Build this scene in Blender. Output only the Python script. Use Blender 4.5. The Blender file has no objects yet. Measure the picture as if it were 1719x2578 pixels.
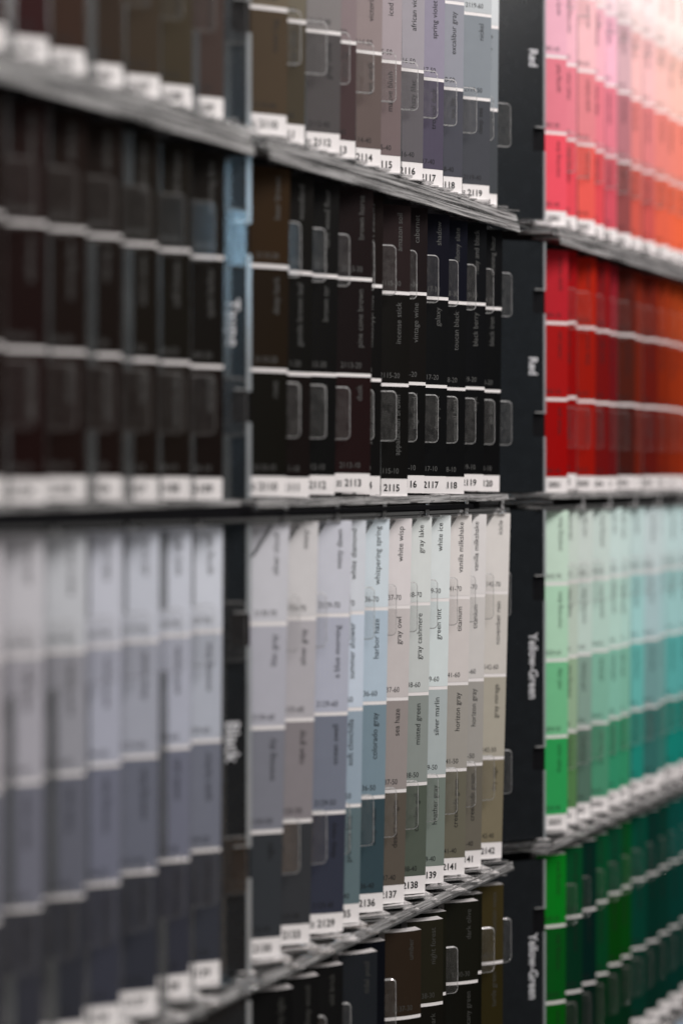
import bpy, bmesh, math, random
from mathutils import Vector
random.seed(7)
C = bpy.context.scene
COL = C.collection

# ------------------------------------------------------------ camera
cam_d = bpy.data.cameras.new('camera')
cam = bpy.data.objects.new('camera', cam_d); COL.objects.link(cam)
cam.location = (0, 0, 0); cam.rotation_euler = (math.pi/2, 0, 0)
cam_d.sensor_fit = 'VERTICAL'; cam_d.sensor_height = 36.0; cam_d.sensor_width = 24.0
cam_d.lens = 69.8
cam_d.shift_y = -0.036
cam_d.clip_start = 0.01; cam_d.clip_end = 60
cam_d.dof.use_dof = True
cam_d.dof.focus_distance = 0.893
cam_d.dof.aperture_fstop = 4.3
C.camera = cam
# ------------------------------------------------------------ world, lamps, exposure
w = bpy.data.worlds.new('World'); C.world = w; w.use_nodes = True
bg = w.node_tree.nodes['Background']
bg.inputs[0].default_value = (0.74, 0.72, 0.70, 1); bg.inputs[1].default_value = 0.10

def lamp(name, loc, target, size, size_y, power, color):
    d = bpy.data.lights.new(name, 'AREA'); d.shape = 'RECTANGLE'
    d.size = size; d.size_y = size_y; d.energy = power; d.color = color
    o = bpy.data.objects.new(name, d); COL.objects.link(o)
    o.location = loc
    o.rotation_euler = (Vector(target)-Vector(loc)).to_track_quat('-Z', 'Y').to_euler()
    return o
lamp('ceiling_lamp', (0.42, -0.75, 0.85), (0.05, 0.9, 0.02), 1.1, 0.7, 16.5, (1.0, 0.965, 0.95))
lamp('side_lamp', (0.60, 0.38, 0.62), (0.14, 1.0, 0.0), 0.36, 0.30, 5.0, (1.0, 0.965, 0.945))
lamp('floor_bounce_lamp', (0.30, -0.45, -0.90), (0.05, 0.9, 0.05), 1.2, 0.8, 3.2, (1.0, 0.93, 0.88))
lamp('rack_spotlight', (0.60, 0.90, 0.60), (0.30, 1.26, 0.33), 0.10, 0.10, 2.9, (1.0, 0.90, 0.90))
lamp('window_light', (2.085, -1.46, 0.45), (-0.04, 0.735, 0.09), 0.05, 0.30, 1.3, (0.45, 0.75, 1.0))
lamp('warm_low_lamp', (1.38, -0.67, -0.60), (-0.04, 0.74, -0.15), 0.12, 0.40, 0.10, (1.0, 0.52, 0.20))  # added fill, stands in for a warm floor reflected in the panels
C.view_settings.view_transform = 'Standard'
C.view_settings.look = 'None'
C.view_settings.exposure = -0.18
C.view_settings.gamma = 1.0
C.view_settings.use_curve_mapping = False
C.cycles.max_bounces = 10
C.cycles.transparent_max_bounces = 24

# ------------------------------------------------------------ rack geometry
AR = math.atan(1.965)              # how steeply the rack recedes
AC = math.atan(0.43)               # how far the cards are turned
D = Vector((math.cos(AC), math.sin(AC), 0))      # along the card, to the right
N = Vector((math.sin(AC), -math.cos(AC), 0))     # out of the card, to the viewer
def rack(n):                       # point of column n on the rack line
    return Vector((0.0098413*n - 0.41401, 0.019346*n, 0))
CW = 0.0178                        # card width
P = 0.04                           # swatch height
LAB = 0.0079                       # white number strip
ROW = {0: (0.1307, 4), 1: (-0.0086, 3), 2: (-0.1857, 4), 3: (-0.3245, 3), 4: (-0.503, 4)}   # bottom z, swatches
TABZ = {4: ((0.0297, 0.0514), (0.1165, 0.1388)), 3: ((0.0231, 0.0450), (0.0860, 0.1078))}
ROWN = ['top', 'second', 'third', 'fourth', 'fifth']
BANK = ['left', 'middle', 'right']
COLS = [[31.55+i*1.02 for i in range(7)], [39.62+i*1.008 for i in range(11)], [53.9+i*1.005 for i in range(12)]]
PANEL = {1: 38.42, 2: 52.5}

# ------------------------------------------------------------ materials
def lin(c):
    return tuple(((v/255)/12.92 if v/255 <= .04045 else ((v/255+.055)/1.055)**2.4) for v in c)
def newmat(name):
    m = bpy.data.materials.new(name); m.use_nodes = True
    nt = m.node_tree; nt.nodes.clear()
    out = nt.nodes.new('ShaderNodeOutputMaterial')
    return m, nt, out
def paper(name, use_obj, col=(.8, .8, .8), rough=.5, spec=.25, var=.05):
    m, nt, out = newmat(name)
    p = nt.nodes.new('ShaderNodeBsdfPrincipled')
    p.inputs['Roughness'].default_value = rough
    p.inputs['Specular IOR Level'].default_value = spec
    tc = nt.nodes.new('ShaderNodeTexCoord')
    no = nt.nodes.new('ShaderNodeTexNoise'); no.inputs['Scale'].default_value = 160; no.inputs['Detail'].default_value = 5
    nt.links.new(tc.outputs['Object'], no.inputs['Vector'])
    mr = nt.nodes.new('ShaderNodeMapRange'); mr.inputs['To Min'].default_value = 1-var; mr.inputs['To Max'].default_value = 1+var
    nt.links.new(no.outputs['Fac'], mr.inputs['Value'])
    mx = nt.nodes.new('ShaderNodeVectorMath'); mx.operation = 'SCALE'
    if use_obj:
        oi = nt.nodes.new('ShaderNodeObjectInfo'); nt.links.new(oi.outputs['Color'], mx.inputs[0])
    else:
        mx.inputs[0].default_value = col
    nt.links.new(mr.outputs[0], mx.inputs['Scale'])
    nt.links.new(mx.outputs[0], p.inputs['Base Color'])
    fine = nt.nodes.new('ShaderNodeTexNoise'); fine.inputs['Scale'].default_value = 2600
    nt.links.new(tc.outputs['Object'], fine.inputs['Vector'])
    b = nt.nodes.new('ShaderNodeBump'); b.inputs['Strength'].default_value = .12; b.inputs['Distance'].default_value = .0002
    nt.links.new(fine.outputs['Fac'], b.inputs['Height']); nt.links.new(b.outputs[0], p.inputs['Normal'])
    nt.links.new(p.outputs[0], out.inputs[0])
    return m
def acrylic(name, milky, milk_col, rough=.12, scale=(300, 300, 300), rot=0, lo=.45, hi=1.0, fres=1.45, bump=.0, tint=.95, trans=.5):
    m, nt, out = newmat(name)
    tr = nt.nodes.new('ShaderNodeBsdfTransparent'); tr.inputs[0].default_value = (tint, tint, tint, 1)
    df = nt.nodes.new('ShaderNodeBsdfDiffuse'); df.inputs[0].default_value = (*milk_col, 1)
    tl = nt.nodes.new('ShaderNodeBsdfTranslucent'); tl.inputs[0].default_value = (*milk_col, 1)
    md = nt.nodes.new('ShaderNodeMixShader'); md.inputs[0].default_value = trans
    nt.links.new(df.outputs[0], md.inputs[1]); nt.links.new(tl.outputs[0], md.inputs[2]); df = md
    gl = nt.nodes.new('ShaderNodeBsdfGlossy'); gl.inputs['Roughness'].default_value = rough; gl.inputs[0].default_value = (1, 1, 1, 1)
    tc = nt.nodes.new('ShaderNodeTexCoord')
    mp = nt.nodes.new('ShaderNodeMapping'); mp.vector_type = 'TEXTURE'
    mp.inputs['Rotation'].default_value = (0, 0, rot); mp.inputs['Scale'].default_value = tuple(1/s for s in scale)
    no = nt.nodes.new('ShaderNodeTexNoise'); no.inputs['Scale'].default_value = 1; no.inputs['Detail'].default_value = 4; no.inputs['Roughness'].default_value = .65
    nt.links.new(tc.outputs['Object'], mp.inputs[0]); nt.links.new(mp.outputs[0], no.inputs['Vector'])
    mr = nt.nodes.new('ShaderNodeMapRange'); mr.inputs['From Min'].default_value = .35; mr.inputs['From Max'].default_value = .68
    mr.inputs['To Min'].default_value = milky*lo; mr.inputs['To Max'].default_value = milky*hi
    nt.links.new(no.outputs['Fac'], mr.inputs['Value'])
    m1 = nt.nodes.new('ShaderNodeMixShader'); nt.links.new(mr.outputs[0], m1.inputs[0])
    nt.links.new(tr.outputs[0], m1.inputs[1]); nt.links.new(df.outputs[0], m1.inputs[2])
    fr = nt.nodes.new('ShaderNodeFresnel'); fr.inputs[0].default_value = fres
    m2 = nt.nodes.new('ShaderNodeMixShader'); nt.links.new(fr.outputs[0], m2.inputs[0])
    nt.links.new(m1.outputs[0], m2.inputs[1]); nt.links.new(gl.outputs[0], m2.inputs[2])
    if bump:
        b = nt.nodes.new('ShaderNodeBump'); b.inputs['Strength'].default_value = bump; b.inputs['Distance'].default_value = .002
        nt.links.new(no.outputs['Fac'], b.inputs['Height'])
        nt.links.new(b.outputs[0], gl.inputs['Normal']); nt.links.new(b.outputs[0], fr.inputs['Normal'])
    nt.links.new(m2.outputs[0], out.inputs[0])
    return m
M_PAPER = paper('white_card_stock', False, (.80, .765, .755), .55, .2, .02)
M_SW = paper('painted_swatch', True, rough=.5, spec=.07, var=.05)
M_INK = paper('black_ink', False, (.012, .012, .013), .5, .2, .02)
M_INKG = paper('grey_ink', False, (.085, .085, .082), .5, .2, .02)
M_INKD = paper('dark_grey_ink', False, (.055, .055, .05), .5, .2, .02)
M_PANEL = paper('black_panel_plastic', False, (.009, .011, .013), .24, .40, .3)
M_PTEXT = paper('panel_white_ink', False, (.55, .55, .57), .5, .2, .02)
M_BACK = paper('black_backdrop_board', False, (.004, .004, .005), .7, .1, .2)
M_TAB = acrylic('fingered_clear_acrylic', .030, (.75, .73, .70), .085, (420, 420, 300), 0, .2, 1.3, 1.34, 0, .985, .15)
M_TAB_CLEAN = acrylic('clean_clear_acrylic', .013, (.75, .70, .66), .085, (420, 420, 300), 0, .2, 1.3, 1.30, 0, .985, .15)
M_RIM_SOFT = acrylic('soft_acrylic_edge', .26, (.80, .78, .75), .12, (900, 900, 900), 0, .35, 1.0, 1.4, 0, .7, .3)
M_RIM = acrylic('polished_acrylic_edge', .72, (.88, .88, .87), .12, (900, 900, 900), 0, .35, 1.0, 1.5, 0, .55, .3)  # pale milky colour stands in for light caught in the edges
M_STRIP = acrylic('milky_acrylic_edge', .085, (.62, .66, .66), .15, (160, 160, 40), 0, .5, 1.0, 1.42, 0, .66, .2)
M_PEDGE = acrylic('thick_acrylic_edge', .62, (.66, .70, .72), .12, (200, 200, 30), 0, .6, 1.0, 1.5)
M_LEDGE = acrylic('layered_acrylic_ledge', .17, (.74, .74, .74), .08, (26, 420, 900), AR, .1, 1.2, 1.5, .22, .90, .6)
M_COVER = acrylic('clear_acrylic_cover', .85, (.80, .80, .80), .08, (16, 620, 800), AR, .08, 1.0, 1.5, .25, .93, .7)  # milkiness raised to brighten the dark underside of the cover
M_LIP = acrylic('streaked_acrylic_lip', .72, (.84, .83, .82), .10, (26, 26, 1100), AR, .10, 1.1, 1.5, .15, .9, .25)  # pale streaks stand in for glints in clear layers
M_LEDGE_EDGE = acrylic('bright_ledge_edge', .38, (.86, .85, .84), .08, (40, 40, 900), AR, .1, 1.0, 1.5, 0, .8, .5)

# ------------------------------------------------------------ mesh helpers
def link(name, verts, faces, mats, parent=None, loc=None, fm=None, smooth=False):
    me = bpy.data.meshes.new(name)
    me.from_pydata([tuple(v) for v in verts], [], faces)
    for m in (mats if isinstance(mats, (list, tuple)) else [mats]): me.materials.append(m)
    if fm:
        for p, i in zip(me.polygons, fm): p.material_index = i
    me.update()
    o = bpy.data.objects.new(name, me); COL.objects.link(o)
    if parent: o.parent = parent
    if loc is not None: o.location = loc
    return o
class MB:
    def __init__(s): s.v = []; s.f = []; s.fm = []
    def add(s, vs, fs, mi=0):
        b = len(s.v); s.v += [Vector(v) for v in vs]; s.f += [tuple(b+i for i in f) for f in fs]; s.fm += [mi]*len(fs)
    def box(s, base, u0, u1, h0, h1, z0, z1, mi=0, tilt=0.0, skew=0.0):
        vs = []
        for (u, h, z) in ((u0,h0,z0),(u1,h0,z0),(u1,h1,z0),(u0,h1,z0),(u0,h0,z1),(u1,h0,z1),(u1,h1,z1),(u0,h1,z1)):
            p = Vector(base)+D*u+N*(h+skew*u); p.z += z+tilt*u
            vs.append(p)
        s.add(vs, [(0,3,2,1),(4,5,6,7),(0,1,5,4),(1,2,6,5),(2,3,7,6),(3,0,4,7)], mi)
    def build(s, name, mats, parent=None, loc=None):
        return link(name, s.v, s.f, mats, parent, loc, s.fm)

def prism(outline, inset, base, h0, h1, bev, mb):
    """flat piece in the card plane: outline (u, z), its inset for the bevelled front"""
    k = len(outline)
    P3 = lambda q, h: Vector(base)+D*q[0]+N*h+Vector((0, 0, q[1]))
    vs = [P3(q, h0) for q in outline]+[P3(q, h1-bev) for q in outline]+[P3(q, h1) for q in inset]
    mb.add(vs, [tuple(range(2*k, 3*k))]+[tuple(reversed(range(k)))], 0)
    mb.add(vs, [(i, (i+1)%k, k+(i+1)%k, k+i) for i in range(k)]+[(k+i, k+(i+1)%k, 2*k+(i+1)%k, 2*k+i) for i in range(k)], 1)
def tab_outline(u0, u1, z0, z1, r, off=0.0):
    u1 -= off; z0 += off; z1 -= off; r = max(r-off, .0003)
    pts = [(u0, z0)]
    for k in range(7):
        a = -math.pi/2+k*math.pi/12; pts.append((u1-r+r*math.cos(a), z0+r+r*math.sin(a)))
    for k in range(7):
        a = k*math.pi/12; pts.append((u1-r+r*math.cos(a), z1-r+r*math.sin(a)))
    pts.append((u0, z1)); return pts

# glyphs of the built-in font, measured once
GL = {}
def load_glyphs():
    chars = sorted(set('abcdefghijklmnopqrstuvwxyzRYGTB-0123456789'))
    tmp = []
    for bold in (0, 1):
        for s in ['HH']+[c for c in chars]+['H'+c+'H' for c in chars]:
            cu = bpy.data.curves.new('t', 'FONT'); cu.body = s; cu.size = 1; cu.resolution_u = 3
            if bold: cu.offset = .022
            o = bpy.data.objects.new('t', cu); COL.objects.link(o); tmp.append((bold, s, o, cu))
    dg = bpy.context.evaluated_depsgraph_get(); dg.update()
    raw = {}
    for bold, s, o, cu in tmp:
        me = bpy.data.meshes.new_from_object(o.evaluated_get(dg))
        raw[bold, s] = ([v.co.copy() for v in me.vertices], [tuple(p.vertices) for p in me.polygons])
        bpy.data.meshes.remove(me)
    for bold, s, o, cu in tmp:
        bpy.data.objects.remove(o); bpy.data.curves.remove(cu)
    for bold in (0, 1):
        hh = max(v.x for v in raw[bold, 'HH'][0])
        for c in chars:
            adv = max(v.x for v in raw[bold, 'H'+c+'H'][0])-hh
            GL[bold, c] = (raw[bold, c][0], raw[bold, c][1], adv)
load_glyphs()
def text2d(s, em, bold=0, sx=1.0):
    """vertices (x, y) and faces of a line of text starting at the origin, and its length"""
    x = 0; V = []; F = []
    for ch in s:
        if ch == ' ': x += .30; continue
        g = GL[bold, ch]; b = len(V)
        V += [((v.x+x)*em*sx, v.y*em) for v in g[0]]; F += [tuple(b+i for i in f) for f in g[1]]
        x += g[2]
    return V, F, x*em*sx

def empty(name, loc):
    o = bpy.data.objects.new(name, None); COL.objects.link(o); o.location = loc; o.empty_display_size = .01
    return o
def tag(o, label=None, cat=None, group=None, kind=None):
    if label: o['label'] = label
    if cat: o['category'] = cat
    if group: o['group'] = group
    if kind: o['kind'] = kind
    return o
ORD = ['first', 'second', 'third', 'fourth', 'fifth', 'sixth', 'seventh', 'eighth', 'ninth', 'tenth', 'eleventh', 'twelfth']

# ------------------------------------------------------------ backdrop behind the racks
a, b = rack(26), rack(72)
back = Vector((-math.sin(AR), math.cos(AR), 0))
bo = back*0.045
bm = MB()
vs = [a+bo, b+bo, b+bo*1.2, a+bo*1.2]
vs = [Vector((v.x, v.y, -.75)) for v in vs]+[Vector((v.x, v.y, .55)) for v in vs]
bm.add(vs, [(0,1,5,4),(1,2,6,5),(2,3,7,6),(3,0,4,7),(4,5,6,7),(3,2,1,0)])
tag(bm.build('backdrop', M_BACK), kind='structure')

# ------------------------------------------------------------ colours, with some light falloff in them, and words on the cards (top swatch first)
def mixc(c, d, t): return tuple(c[i]*(1-t)+d[i]*t for i in range(3))
CARDS = {}
def setrow(bank, row, cols): 
    for i, c in enumerate(cols): CARDS[bank, row, i] = c
# top row, left: only the lowest swatches show
lo = [(60,50,48),(44,20,20),(50,34,26),(46,36,28),(52,43,33),(54,47,35),(58,47,43)]
setrow(0, 0, [[mixc(c,(215,205,200),.75), mixc(c,(205,195,185),.55), mixc(c,(190,180,170),.30), c] for c in lo])
setrow(1, 0, [
 [(180,172,160),(140,130,112),(98,86,68),(68,54,38)], [(185,178,165),(150,140,125),(100,92,76),(62,54,40)],
 [(190,186,184),(160,155,153),(116,111,110),(72,68,68)], [(196,188,188),(165,152,152),(122,106,108),(64,47,48)],
 [(200,190,188),(168,156,152),(132,117,116),(92,78,74)], [(200,193,194),(176,166,168),(150,138,142),(106,90,90)],
 [(200,196,200),(168,163,168),(142,137,144),(88,84,88)], [(200,198,205),(168,163,176),(130,124,142),(72,66,84)],
 [(200,202,206),(160,162,170),(130,132,142),(66,67,76)], [(200,204,206),(168,174,177),(118,126,133),(62,64,70)],
 [(205,208,208),(186,192,194),(124,132,138),(60,64,68)]])
r = [(245,218,222),(246,222,224),(248,222,220),(248,222,222),(248,220,226),(235,215,215),(248,226,218),(248,226,220),(250,228,216),(250,230,215),(250,230,214),(250,232,214)]
r2 = [(228,172,188),(232,178,190),(234,184,188),(236,178,190),(238,180,198),(205,168,174),(236,186,180),(236,186,184),(240,192,176),(242,192,168),(244,194,166),(244,196,164)]
r3 = [(222,112,130),(222,116,132),(220,122,128),(226,112,128),(220,110,130),(160,100,108),(214,118,110),(212,116,114),(228,124,104),(236,126,98),(240,126,92),(240,128,88)]
r4 = [(240,72,90),(226,62,76),(232,82,70),(220,62,70),(202,70,86),(122,60,58),(200,80,62),(196,76,68),(224,92,60),(236,96,56),(240,98,50),(240,100,48)]
setrow(2, 0, [[r[i], r2[i], r3[i], r4[i]] for i in range(12)])
b = [(27,12,8),(29,10,7),(26,13,7),(24,14,8),(22,16,8),(21,17,9),(19,15,10)]
setrow(0, 1, [[mixc(c,(60,50,44),.12), c, mixc(c,(40,10,8),.2)] for c in b])
setrow(1, 1, [
 [(52,36,18),(34,24,12),(18,16,10)], [(20,18,15),(16,15,12),(22,15,13)], [(18,17,16),(15,14,13),(13,13,12)],
 [(28,18,18),(24,16,16),(34,17,17)], [(26,17,15),(14,13,12),(14,13,12)], [(42,31,31),(18,16,13),(15,14,12)],
 [(30,22,23),(20,17,15),(12,12,12)], [(16,16,28),(13,14,15),(12,13,14)], [(14,16,28),(13,14,15),(11,12,13)],
 [(12,14,17),(11,12,14),(11,12,13)], [(10,11,13),(10,11,12),(10,10,11)]])
q = [((166,30,40),(152,18,18),(142,5,5)), ((142,10,15),(132,5,5),(126,5,6)), ((156,28,10),(140,20,8),(138,16,6)), ((122,15,18),(106,12,12),(100,12,12)),
 ((128,25,36),(98,15,20),(92,16,18)), ((78,24,16),(70,25,16),(62,20,14)), ((112,32,15),(100,28,12),(96,26,12)), ((104,28,15),(92,20,12),(86,18,12)),
 ((138,46,18),(116,34,12),(104,28,12)), ((152,56,20),(132,42,15),(120,36,14)), ((160,62,22),(140,46,16),(130,40,14)), ((165,66,24),(146,50,18),(136,44,16))]
setrow(2, 1, [list(x) for x in q])
setrow(0, 2, [
 [(184,172,170),(160,148,148),(112,104,104),(62,56,56)], [(180,172,170),(154,146,150),(104,99,103),(50,48,51)], [(176,174,172),(136,132,136),(82,80,83),(42,42,44)],
 [(178,176,182),(150,149,162),(100,100,114),(54,54,66)], [(176,176,182),(144,144,154),(88,90,98),(42,44,50)],
 [(180,180,186),(154,154,166),(98,98,112),(46,45,54)], [(186,186,190),(156,158,166),(102,104,110),(48,50,53)]])
setrow(1, 2, [
 [(184,184,192),(162,162,174),(112,114,126),(48,52,57)], [(192,189,190),(164,160,166),(125,118,122),(56,54,52)],
 [(184,186,198),(160,164,182),(105,112,130),(46,50,67)], [(194,198,204),(184,194,206),(140,154,166),(88,104,108)],
 [(192,202,208),(165,180,192),(112,130,140),(50,66,72)], [(204,197,197),(184,176,174),(140,130,126),(86,77,66)],
 [(198,202,200),(180,184,182),(128,134,130),(76,83,74)], [(202,208,208),(194,202,202),(158,166,166),(108,117,110)],
 [(206,200,196),(193,185,181),(148,143,134),(98,94,77)], [(203,199,197),(188,184,180),(148,144,137),(98,92,79)],
 [(202,197,192),(188,182,174),(160,153,136),(116,106,80)]])
g1 = [(184,206,190),(188,201,192),(190,201,195),(188,203,197),(190,209,205),(188,208,204),(182,203,202),(186,200,202),(184,202,203),(180,204,204),(178,202,204),(178,202,204)]
g2 = [(164,201,175),(176,191,178),(180,199,190),(172,199,188),(172,203,192),(168,202,192),(150,197,197),(160,184,190),(154,188,192),(148,192,193),(146,190,192),(144,190,192)]
g3 = [(108,178,132),(140,166,138),(126,152,140),(122,172,152),(125,179,160),(122,176,156),(92,172,169),(104,140,144),(108,150,152),(78,162,162),(74,158,160),(70,158,160)]
g4 = [(44,148,80),(80,120,74),(80,108,94),(72,136,106),(50,136,100),(50,136,98),(26,127,119),(50,92,96),(56,108,106),(14,122,116),(12,118,114),(12,118,114)]
setrow(2, 2, [[g1[i], g2[i], g3[i], g4[i]] for i in range(12)])
setrow(0, 3, [[(18,17,17),(15,14,14),(12,12,12)]]*7)
setrow(1, 3, [
 [(16,16,16),(14,14,14),(12,12,12)], [(19,19,19),(14,14,14),(12,12,12)], [(20,20,20),(14,14,14),(12,12,12)], [(34,37,41),(26,28,31),(14,14,15)],
 [(12,14,20),(12,13,16),(12,12,12)], [(46,36,27),(20,17,13),(12,12,12)], [(36,34,24),(20,18,14),(12,12,12)], [(26,26,18),(18,17,13),(12,12,12)],
 [(24,24,17),(17,17,12),(12,12,12)], [(22,22,15),(16,16,11),(12,12,12)], [(60,52,28),(46,40,18),(30,26,12)]])
h = [((10,122,30),(8,82,24),(6,84,14)), ((8,72,38),(6,48,30),(4,40,20)), ((5,42,34),(4,34,30),(4,30,22)), ((8,74,42),(6,66,34),(4,44,20)),
 ((8,70,46),(6,66,12),(4,46,24)), ((6,78,34),(6,70,16),(4,44,24)), ((6,64,54),(5,50,44),(4,34,30)), ((5,34,36),(4,30,30),(4,24,24)),
 ((8,44,42),(6,34,34),(4,28,28)), ((8,70,72),(6,44,46),(4,34,36)), ((8,72,76),(6,46,50),(4,34,36)), ((8,72,78),(6,46,50),(4,34,36))]
setrow(2, 3, [list(x) for x in h])
setrow(2, 4, [[(178,196,214),(160,182,206),(120,150,190),(70,110,160)]]*12)

NAMES = {
 (1,0,0): ['elk trail','old barn','dry bark','moss log'], (1,0,1): ['oat husk','sandbar','wild grass','deep olive'],
 (1,0,2): ['pale cloud','stone path','smoke','gray stone'], (1,0,3): ['rosewater','old rose','dusk rose','dark fig'],
 (1,0,4): ['pale shell','petal','victorian mauve','wet earth'], (1,0,5): ['shell pink','soft rose','iced mauve','mauve blush'],
 (1,0,6): ['white iris','lilac mist','african violet','hazy lilac'], (1,0,7): ['light violet','morning violet','spring violet','tropical dusk'],
 (1,0,8): ['cool air','pewter','excalibur gray','sea life'], (1,0,9): ['clear sky','silver mist','nickel','deep sea'],
 (1,0,10): ['white sand','light rain','silver spring','storm'],
 (1,1,0): ['bear brown','deep bark','root'], (1,1,1): ['woodland','gentle brown leaf','dark'], (1,1,2): ['dark wood floor','brown tar','clove'],
 (1,1,3): ['brown horse','pine cone brown','dusk'], (1,1,4): ['desert shadows','mississippi mud','sweet chocolate'],
 (1,1,5): ['amazon soil','incense stick','appalachian brown'], (1,1,6): ['cabernet','vintage wine','night shade'],
 (1,1,7): ['shadow','galaxy','deep space'], (1,1,8): ['ebony slate','toucan black','universal black'],
 (1,1,9): ['ruby and black','black berry','onyx'], (1,1,10): ['evening hour','black iron','jet black'],
 (1,2,0): ['silver cloud','lilac gray','evening sky','night'], (1,2,1): ['misty','silver gray','cape gray','river stone'],
 (1,2,2): ['misty dawn','a blue morning','ocean swell','deep navy'], (1,2,3): ['white diamond','summer shower','soft chinchilla','province blue'],
 (1,2,4): ['whispering spring','harbor haze','colorado gray','deep water'], (1,2,5): ['white wisp','gray owl','sea haze','desert twilight'],
 (1,2,6): ['gray lake','gray cashmere','misted green','carolina gull'], (1,2,7): ['white ice','green tint','silver marlin','heather gray'],
 (1,2,8): ['vanilla milkshake','titanium','horizon gray','creekside green'], (1,2,9): ['vanilla milkshake','titanium','horizon gray','creekside green'],
 (1,2,10): ['icicle','november rain','gray mirage','dry sage'],
 (1,3,5): ['umber','deep umber','black'], (1,3,6): ['night forest','bark','black'], (1,3,8): ['dark olive','tuscany green','black'],
 (1,3,10): ['mountain moss','turtle green','forest'],
}
SHOWN = {k for k in NAMES if (k[1] == 2 and k[2] >= 4) or (k[1] == 1 and k[2] >= 5) or (k[1] == 0 and k[2] >= 6)}
FILL = ['early light','soft breeze','old brick','wild berry','morning dew','spring leaf','quiet harbor','warm stone','tidal pool','deep wood','sweet pea','red clay','fresh mint','evening blue']
NUM = {}
for i in range(11):
    NUM[1,0,i] = str(2110+i); NUM[1,1,i] = str(2110+i); NUM[1,3,i] = str(2132+i)
for i, s in enumerate(['2130','2133','2129','2135','2136','2137','2138','2139','2141','2141','2142']): NUM[1,2,i] = s
for i in range(12):
    NUM[2,0,i] = str(2001+i); NUM[2,1,i] = str(2001+i); NUM[2,2,i] = str(2033+i); NUM[2,3,i] = str(2033+i); NUM[2,4,i] = str(2061+i)
for i in range(7):
    NUM[0,0,i] = str(2103+i); NUM[0,1,i] = str(2103+i); NUM[0,2,i] = str(2123+i); NUM[0,3,i] = str(2123+i)
# how far each card has been pushed right in its pocket (m) and up
PUSH = {(1,0,0): 17, (1,0,2): 20, (1,0,4): 5, (1,0,6): 3, (1,0,7): 3, (1,0,8): 3, (1,0,9): 24, (1,0,1): -3,
 (1,1,0): 16, (1,1,1): 8, (1,1,2): 8, (1,1,3): 34, (1,1,4): 4, (1,1,5): 17, (1,1,6): 7, (1,1,7): 10, (1,1,8): 8, (1,1,9): 10, (1,1,10): 6,
 (1,2,0): 3, (1,2,1): 9, (1,2,2): 28, (1,2,3): 9, (1,2,4): 11, (1,2,5): 9, (1,2,6): 9, (1,2,7): 5, (1,2,8): 9, (1,2,9): 4, (1,2,10): 11,
 (1,3,0): 27, (1,3,1): 27, (1,3,2): 22, (1,3,3): 48, (1,3,4): 12, (1,3,5): 46, (1,3,6): 50, (1,3,7): 8, (1,3,8): 38, (1,3,9): 3, (1,3,10): 12}
LIFT = {(1,1,2): .0006, (1,1,3): .0014, (1,1,5): -.0009, (1,1,6): .0006, (1,1,9): .0011, (1,1,10): .0006, (1,1,7): .0002, (1,0,9): -.0010, (1,0,10): -.0026,
        (2,1,1): .0014}

# ------------------------------------------------------------ cards
def tone(c):
    r, g, b_ = c; L = .3*r+.59*g+.11*b_; mx, mn = max(c), min(c)
    sat = (mx-mn)/max(mx, 1)
    pre = 'very dark' if L < 26 else 'dark' if L < 75 else 'medium' if L < 135 else 'pale' if L > 165 else 'soft'
    if sat < .14 or (mx-mn) < 7: nm = 'grey' if L > 26 else 'black'
    elif r >= g and r >= b_:
        if L < 60 and sat < .6: nm = 'brown'
        elif g > b_+12 and g > .40*r: nm = 'beige' if sat < .35 else ('orange' if sat > .5 else 'brown')
        elif sat > .75: nm = 'red' if g < .3*r else 'orange'
        else: nm = 'pink' if L > 110 else 'red'
    elif g >= r and g >= b_: nm = 'green' if b_ < .92*g else 'teal'
    else: nm = 'blue' if r < .85*b_ or g > r+4 else 'violet'
    if nm == 'black': return 'near-black'
    return pre+' '+nm
GAIN = {(2,0): .82, (2,1): .92, (2,3): .85, (0,2): 1.13, (1,2): 1.02, (0,1): .62, (1,3): .8, (1,1): .65}   # swatch gain per bank and row, offsetting how bright the lamps render it
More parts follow.
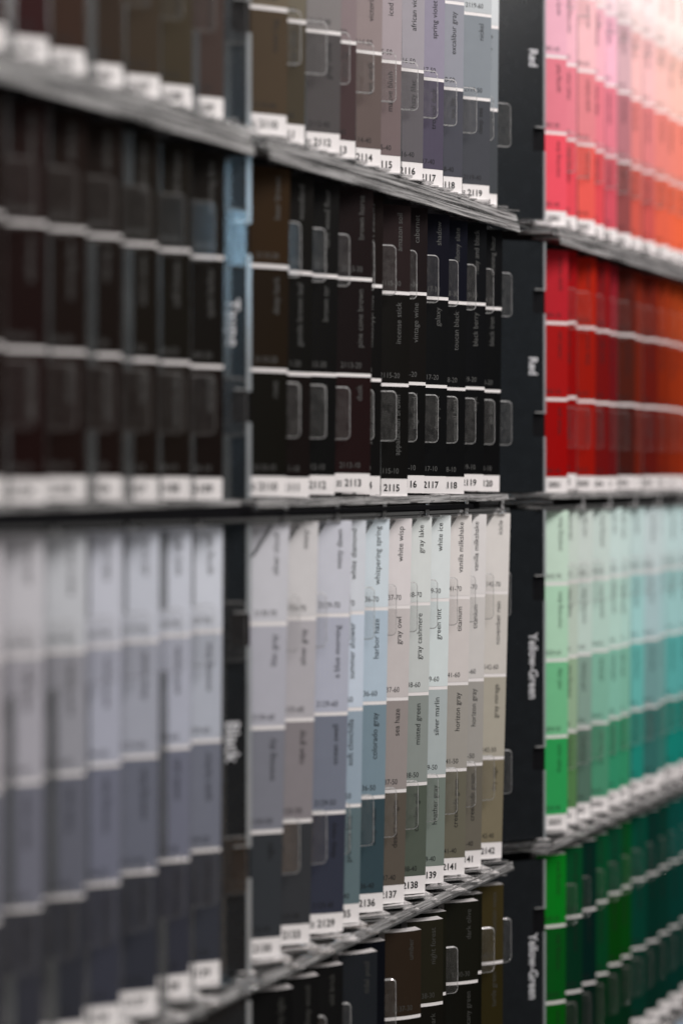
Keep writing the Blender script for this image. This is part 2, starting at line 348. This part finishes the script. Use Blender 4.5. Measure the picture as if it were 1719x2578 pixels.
def make_card(bank, row, i):
    n = COLS[bank][i]
    zb, ns = ROW[row]
    key = (bank, row, i)
    s = 5000/(.019346*n)*.93*math.cos(AC)
    push = PUSH.get(key, random.uniform(-2, 4) if bank != 1 else 0)/s
    if bank == 2 and key not in PUSH: push = random.choice([-4, 0, 4, 7, 9])/s
    if bank == 0: push = random.uniform(-8, -2)/s if row == 1 else random.uniform(-14, -6)/s if row == 2 else random.uniform(-6, 3)/s
    lift = LIFT.get(key, random.uniform(-.0004, .0004))
    lean = {0: .012, 1: .015, 2: .021, 3: .006, 4: .01}[row]*(1 if bank == 1 else .35)+random.uniform(-.003, .003)
    if key == (1, 2, 10): lean = .029
    bow = random.uniform(.0002, .0006) if row < 3 else random.uniform(.0009, .0016)
    yaw = random.uniform(-.03, .03)
    thick = random.uniform(.002, .0045) if row < 3 else random.uniform(.0052, .0062)
    H = LAB+ns*P
    if row in (0, 2): H -= .0008
    if row in (1, 3): H -= .001 if row == 1 else .0018
    base = rack(n)+D*push+Vector((0, 0, zb+lift))
    cl, sl = math.cos(lean), math.sin(lean)
    def m(u, v, hh):                      # card coordinates to local position
        t = (u+CW)/CW
        hh2 = hh+bow*(1-(2*t-1)**2)+u*yaw
        uu, vv = u*cl+v*sl, -u*sl+v*cl
        return D*uu+N*hh2+Vector((0, 0, vv))
    K = 8
    us = [-CW+CW*k/K for k in range(K+1)]
    def sheet(mb, u0, u1, v0, v1, hh, back=None):
        uu = [u0+(u1-u0)*k/K for k in range(K+1)]
        vs = [m(u, v0, hh) for u in uu]+[m(u, v1, hh) for u in uu]
        fs = [(k, k+1, K+2+k, K+1+k) for k in range(K)]
        if back is not None:
            o = 2*K+2
            vs += [m(u, v0, hh-back) for u in uu]+[m(u, v1, hh-back) for u in uu]
            fs += [(o+k+1, o+k, o+K+1+k, o+K+2+k) for k in range(K)]
            fs += [(K+1+k, K+2+k, o+K+2+k, o+K+1+k) for k in range(K)]
            fs += [(k+1, k, o+k, o+k+1) for k in range(K)]
            fs += [(0, K+1, o+K+1, o), (K, o+K, o+2*K+1, 2*K+1)]
        mb.add(vs, fs)
    mb = MB(); sheet(mb, -CW, 0, 0, H, 0, thick)
    card = mb.build('paint_card', M_PAPER, None, base)
    cols = CARDS[key]
    words = NAMES.get(key) or [random.choice(FILL) for _ in range(ns)]
    num = NUM[key]
    dark = row in (1, 3)
    for k in range(ns):                   # k = 0 is the top swatch
        kb = ns-1-k
        v0 = LAB+kb*P+((.0013 if bank == 0 else .0015) if kb else 0); v1 = min(LAB+(kb+1)*P, H)
        mb = MB(); sheet(mb, -CW, 0, v0, v1-.00002, .00012)
        sw = mb.build('swatch', M_SW, card)
        c = lin(cols[k]); g = GAIN.get((bank, row), 1.0); c = tuple(q*g for q in c); sw.color = (min(c[0]*1.16, .95), min(c[1]*1.16, .95), min(c[2]*1.16, .95), 1)
        # name, reading upwards, and code across the foot of the swatch
        V = []; F = []
        tv, tf, tl = text2d(words[k], .0037, 0, .95)
        top = v1-.0034
        V = [m(-.0042-y, top-tl+x, .0002) for x, y in tv]; F = list(tf); Vn, Fn = V, F
        V = []; F = []
        code = num+'-'+str((30 if dark else 70)-10*k)
        tv, tf, tl = text2d(code, .0033, 0, .86)
        b0 = len(V); V += [m(-.0140+x, v0+.0022+y, .0002) for x, y in tv]; F += [tuple(b0+q for q in f) for f in tf]
        ink = M_INK
        if dark: ink = M_INKG if (row == 1) else M_INKD
        if bank == 2 and dark: ink = M_INK
        link('colour_name', Vn, Fn, ink, sw); link('colour_code', V, F, ink, sw)
    tv, tf, tl = text2d(num, .0042, 1, .92)
    V = [m(-.0116+x, .0025+y, .00015) for x, y in tv]; F = list(tf)
    for rr in range(3):                   # the little maker's block left of the number
        for cc in range(2):
            b0 = len(V); u0 = -.0150+cc*.0012; v0 = .0024+rr*.0009
            V += [m(u0, v0, .00015), m(u0+.0009, v0, .00015), m(u0+.0009, v0+.0005, .00015), m(u0, v0+.0005, .00015)]; F.append((b0, b0+1, b0+2, b0+3))
    link('number', V, F, M_INK, card)
    first = tone(cols[0]); last = tone(cols[-1])
    where = ORD[i]+' in '+ROWN[row]+' row of '+BANK[bank]+' bank'
    if row == 2: ctext = first+' to '+last.replace('very dark', 'dark')
    elif row == 0: ctext = tone(cols[-2])
    else: ctext = first
    if key in SHOWN:
        rd = words[{0: 2, 1: 1, 2: 0}[row]]
        lab = (tone(cols[0]) if row == 2 else ctext)+' card reading '+rd+', '+where
    else:
        lab = ctext+' paint card, '+where
    tag(card, lab, 'paint card', 'paint strip cards in the '+ROWN[row]+' row')
    return card

# ------------------------------------------------------------ trays: ledge, cover, pocket dividers with tabs, category panel
PTXT = {(2,0): ('Red', .0870), (2,1): ('Red', .0690), (2,2): ('Yellow-Green', .1050), (2,3): ('Yellow-Green', .0905), (1,2): ('Black', .0940), (1,1): ('Taupe', .0745)}
WHAT = {(0,0): 'brown', (0,1): 'darkest brown', (0,2): 'blurred grey', (1,0): 'mauve and grey', (1,1): 'near-black', (1,2): 'pale grey', (1,3): 'dark olive',
        (2,0): 'pink', (2,1): 'red', (2,2): 'mint and teal', (2,3): 'dark green', (0,3): 'black', (2,4): 'pale blue'}
for i_ in range(7):
    CARDS[0, 2, i_] = [mixc(c, (sum(c)/3*.96, sum(c)/3, sum(c)/3*1.07), .45) for c in CARDS[0, 2, i_]]
CARDS[1, 2, 1] = CARDS[1, 2, 1][:3]+[(50, 52, 56)]
for i_ in range(7):
    CARDS[0, 2, i_] = CARDS[0, 2, i_][:2]+[mixc(CARDS[0, 2, i_][2], (98, 101, 116), .5), mixc(CARDS[0, 2, i_][3], (46, 48, 58), .5)]
for i_ in range(3):
    CARDS[1, 2, i_] = [mixc(c, (sum(c)/3,)*3, .30) for c in CARDS[1, 2, i_]]
for i_ in range(12):
    c = CARDS[2, 0, i_]; CARDS[2, 0, i_] = [c[0], c[1], mixc(c[2], (215, 150, 155), .30), mixc(c[3], (205, 120, 125), .22)]
for i_ in (5, 8, 9, 10):
    CARDS[1, 2, i_] = [mixc(c, (sum(c)/3,)*3, .28) for c in CARDS[1, 2, i_]]
for i_ in range(11):
    CARDS[1, 0, i_] = [mixc(c, (sum(c)/3,)*3, .22) for c in CARDS[1, 0, i_]]
for i_ in range(6, 12):
    c = CARDS[2, 2, i_]; d = CARDS[2, 2, 5]; CARDS[2, 2, i_] = [mixc(c[k], d[k], .22) for k in range(4)]
    c = CARDS[2, 3, i_]; CARDS[2, 3, i_] = [mixc(q, (8, 92, 60), .30) for q in c]
    c = CARDS[2, 0, i_]; CARDS[2, 0, i_] = [mixc(c[0], (248, 222, 224), .5), mixc(c[1], (238, 188, 190), .45), mixc(c[2], (228, 130, 130), .2), c[3]]
def make_tray(bank, row):
    zb, ns = ROW[row]; H = LAB+ns*P
    cols = COLS[bank]
    org = rack(cols[0])+Vector((0, 0, zb))
    t = empty('acrylic_tray', org)
    pt = PTXT.get((bank, row))
    tag(t, 'clear acrylic tray holding the '+WHAT[bank, row]+' cards, '+ROWN[row]+' row of '+BANK[bank]+' bank', 'card tray', 'clear acrylic trays of paint cards')
    def L(n): return rack(n)+Vector((0, 0, zb))-org
    # ledge: one step per pocket, thin clear sheets that do not sit quite parallel
    mb = MB()
    def sheet_box(base, u0, u1, h0, h1, z0, z1, tilt, skew, pitch=0.0):
        vs = []
        for (u, h, z) in ((u0,h0,z0),(u1,h0,z0),(u1,h1,z0),(u0,h1,z0),(u0,h0,z1),(u1,h0,z1),(u1,h1,z1),(u0,h1,z1)):
            q = Vector(base)+D*u+N*(h+skew*u); q.z += z+tilt*u+pitch*h
            vs.append(q)
        b0 = len(mb.v)
        mb.add(vs, [(0,3,2,1),(4,5,6,7)], 0)
        mb.add(vs, [(0,1,5,4),(1,2,6,5),(2,3,7,6),(3,0,4,7)], 1)
    for i, n in enumerate(cols):
        p = L(n); rr = random.uniform
        sheet_box(p, -CW-.003, .0040, -.010, .0014 if row == 1 else .0040, -.0016, -.0004, rr(-.02, .02), rr(-.05, .05), rr(-.03, .03))
        if row == 1 and bank == 0: continue
        sheet_box(p, -.013+rr(-.003, .003), .0070+rr(-.002, .004), -.006, (.0020 if row == 1 else .0056)+rr(-.001, .001), -.0031, -.0024, rr(-.014, .014), rr(-.04, .04), rr(-.03, .03))
        if row != 1:
            sheet_box(p, -.012+rr(-.003, .003), .0050+rr(-.002, .005), -.007, .0045+rr(-.0015, .001), -.0047, -.0041, rr(-.014, .014), rr(-.05, .05), rr(-.03, .03))
    n0 = PANEL.get(bank, cols[0]-1.0)
    if bank in PANEL:
        p = L(n0); mb.box(p, -.036, .004, -.004, .003, -.0030, -.0006)
        mb.box(p, -.036, .006, -.012, .000, -.0062, -.0040)
    mb.build('ledge', [M_LEDGE, M_LEDGE_EDGE], t)
    # cover over the row below: long layered strips along the rack
    mb = MB()
    a_, b_ = L(n0-.2), L(cols[-1]+.45)
    R = (b_-a_).normalized(); Q = Vector((R.y, -R.x, 0))
    strips = [(-.012, .006, -.0072, -.0056, 0, .004), (-.008, .0085, -.0092, -.0080, .01, .010)]
    if row == 2 or row == 3: strips = [(-.012, .004, -.0066, -.0054, 0, .003), (-.010, .001, -.0080, -.0072, .01, .008)]
    if row == 1: strips = [(-.012, .001, -.0082, -.0068, 0, .004), (-.012, .0005, -.0096, -.0086, .01, .006)]
    if row == 1 and bank == 0: strips = strips[:1]
    for (q0, q1, z0, z1, e0, e1) in strips:
        vs = []
        for z in (z0, z1):
            vs += [a_+R*e0+Q*q0+Vector((0,0,z)), b_+R*e1+Q*q0+Vector((0,0,z)), b_+R*e1+Q*q1+Vector((0,0,z-.0006)), a_+R*e0+Q*q1+Vector((0,0,z-.0006))]
        mb.add(vs, [(0,3,2,1),(4,5,6,7)], 0); mb.add(vs, [(0,1,5,4),(1,2,6,5),(2,3,7,6),(3,0,4,7)], 1)
    mb.build('cover', [M_COVER, M_LEDGE_EDGE], t)
    lips = {0: [(.0080, -.0076, -.0040), (.0095, -.0128, -.0090)], 1: [(.0036, -.0036, -.0006)], 2: [(.0060, -.0052, -.0022)], 3: [(.0060, -.0052, -.0022)], 4: []}[row]
    mb = MB()
    for q0, z0, z1 in lips:               # upright lips added to brighten the ledge band, pale streaks painted in
        vs = []
        for e, q in ((a_+R*.008, q0), (b_-R*.003, q0), (b_-R*.003, q0-.0012), (a_+R*.008, q0-.0012)):
            vs += [e+Q*q+Vector((0,0,z0)), e+Q*(q-.0006)+Vector((0,0,z1))]
        mb.add(vs, [(0,2,3,1),(2,4,5,3),(4,6,7,5),(6,0,1,7),(1,3,5,7),(0,6,4,2)])
    if lips: mb.build('front_lip', M_LIP, t)
    if row == 1 and bank < 2:
        mb = MB(); e1 = b_ if bank == 0 else L(cols[8])
        z0, z1 = (-.0074, -.0024) if bank == 0 else (-.0066, -.0047)
        a2 = a_ if bank == 0 else L(cols[0]-1.9)
        vs = []
        for z in (z0, z1):
            for e, q in ((a2, -.012), (e1, -.012), (e1, .0065), (a2, .0065)): vs.append(e+Q*q+Vector((0, 0, z)))
        mb.add(vs, [(0,3,2,1),(4,5,6,7),(0,1,5,4),(1,2,6,5),(2,3,7,6),(3,0,4,7)])
        mb.build('rail', M_BACK, t)  # black bar painted in for the dark gap between trays
    for i, n in enumerate(cols):
        if i % 2 == bank % 2: continue
        mb = MB(); p = L(n)+D*.002
        sc = 1 if row < 2 else .8
        mb.box(p, -.0009, .0009, .000, .0022, -.0098*sc, -.0030)
        mb.box(p, -.0024, .0022, -.0005, .0026, -.0102*sc, -.0094*sc)
        mb.build('clip', M_COVER, t)
    for i, n in enumerate(cols):
        base = L(n)
        ov = random.choice([.0002, .0003, .0022, .0025]) if bank == 0 else random.choice([.0001, .0003, .0009, .0013]) if bank == 1 else random.uniform(.0002, .0012)
        mb = MB()
        h = -.0068; base = base+D*.0031
        mb.box(base, -CW-.001, -.0008, h-.0012, h, .0, H-.002, 0)
        # the strip past the card, broken where the tabs leave it
        cuts = [0.0]+[q for tz in TABZ[ns] for q in tz]+[H-.002]
        for k in range(0, len(cuts), 2):
            if bank == 0 and random.random() < .25: continue
            mb.box(base, -.0008, ov, h-.0013, h+.0001, cuts[k], cuts[k+1], 1)
        pk = mb.build('pocket', [M_TAB, M_STRIP], t)
        for z0, z1 in TABZ[ns]:
            tm = MB()
            tw = .0088+random.uniform(-.0004, .0004)
            prism(tab_outline(-.0008, tw, z0, z1, .0024), tab_outline(-.0008, tw, z0, z1, .0024, .0006), base, h-.0012, h+.0002, .0006, tm)
            tm.build('tab', [M_TAB_CLEAN, M_RIM_SOFT] if bank == 0 or (bank == 2 and row in (1, 3)) else [M_TAB, M_RIM], pk)
    if bank == 1 and row == 2:            # slanted corner straps over the card tops
        for n in cols:
            base = L(n); mb = MB()
            q = [(-.0125, H-.0135), (-.0112, H-.0135), (-.0030, H-.0018), (-.0043, H-.0018)]
            vs = [base+D*u+N*.0022+Vector((0,0,z)) for u, z in q]+[base+D*u+N*.0015+Vector((0,0,z)) for u, z in q]
            mb.add(vs, [(0,1,2,3),(7,6,5,4)]+[((k+1)%4, k, 4+k, 4+(k+1)%4) for k in range(4)])
            mb.build('corner_strap', M_STRIP, t)
    if bank in PANEL:
        base = L(PANEL[bank]); Wp = .036
        mb = MB()
        nz = TABZ[ns]
        pts = [(-Wp, 0.0), (0, 0.0)]
        nd = .0056
        for z0, z1 in nz:
            za, zc = z0+.0052, z1-.0050
            pts += [(0, za), (-nd+.001, za), (-nd, za+.001), (-nd, zc-.001), (-nd+.001, zc), (0, zc)]
        pts += [(0, H), (-Wp, H)]
        k = len(pts)
        vs = [base+D*u+Vector((0,0,z)) for u, z in pts]+[base+D*u-N*.0015+Vector((0,0,z)) for u, z in pts]
        mb.add(vs, [tuple(range(k)), tuple(reversed(range(k, 2*k)))]+[((q+1)%k, q, k+q, k+(q+1)%k) for q in range(k)])
        pn = mb.build('category_panel', M_PANEL, t)
        mb = MB(); mb.box(base, -Wp, .0026, -.0030, -.0021, 0, H); mb.build('panel_backing', M_BACK, pn)  # black sheet added so the notches look dark
        mb = MB(); z = 0.0
        for z0, z1 in list(nz)+[(H, H)]:
            mb.box(base, .0001, .0021 if bank == 1 else .0016, -.0012, .0008, z, min(z0+.0052, H) if z0 < H else H); z = z1-.005
        mb.build('edge_strip', M_PEDGE, pn)
        for z0, z1 in nz:
            mb = MB(); mb.box(base, -nd+.0008, .0, .0001, .0010, z1-.0046, z1-.0041); mb.build('notch_lip', M_RIM, pn)  # thin pale bar stands in for the highlight at the notch
        if pt:
            tv, tf, tl = text2d(pt[0], .0078 if bank == 1 else .0070, 1, .92 if bank == 1 else .84)
            V = [base+D*(-.0078+y)+N*.0002+Vector((0, 0, pt[1]-x)) for x, y in tv]
            link('lettering', V, tf, M_PTEXT, pn)
    return t

for bank in range(3):
    for row in range(5):
        if (bank, row) not in WHAT: continue
        if (bank, row) == (0, 3): continue
        make_tray(bank, row)
        for i in range(len(COLS[bank])):
            make_card(bank, row, i)
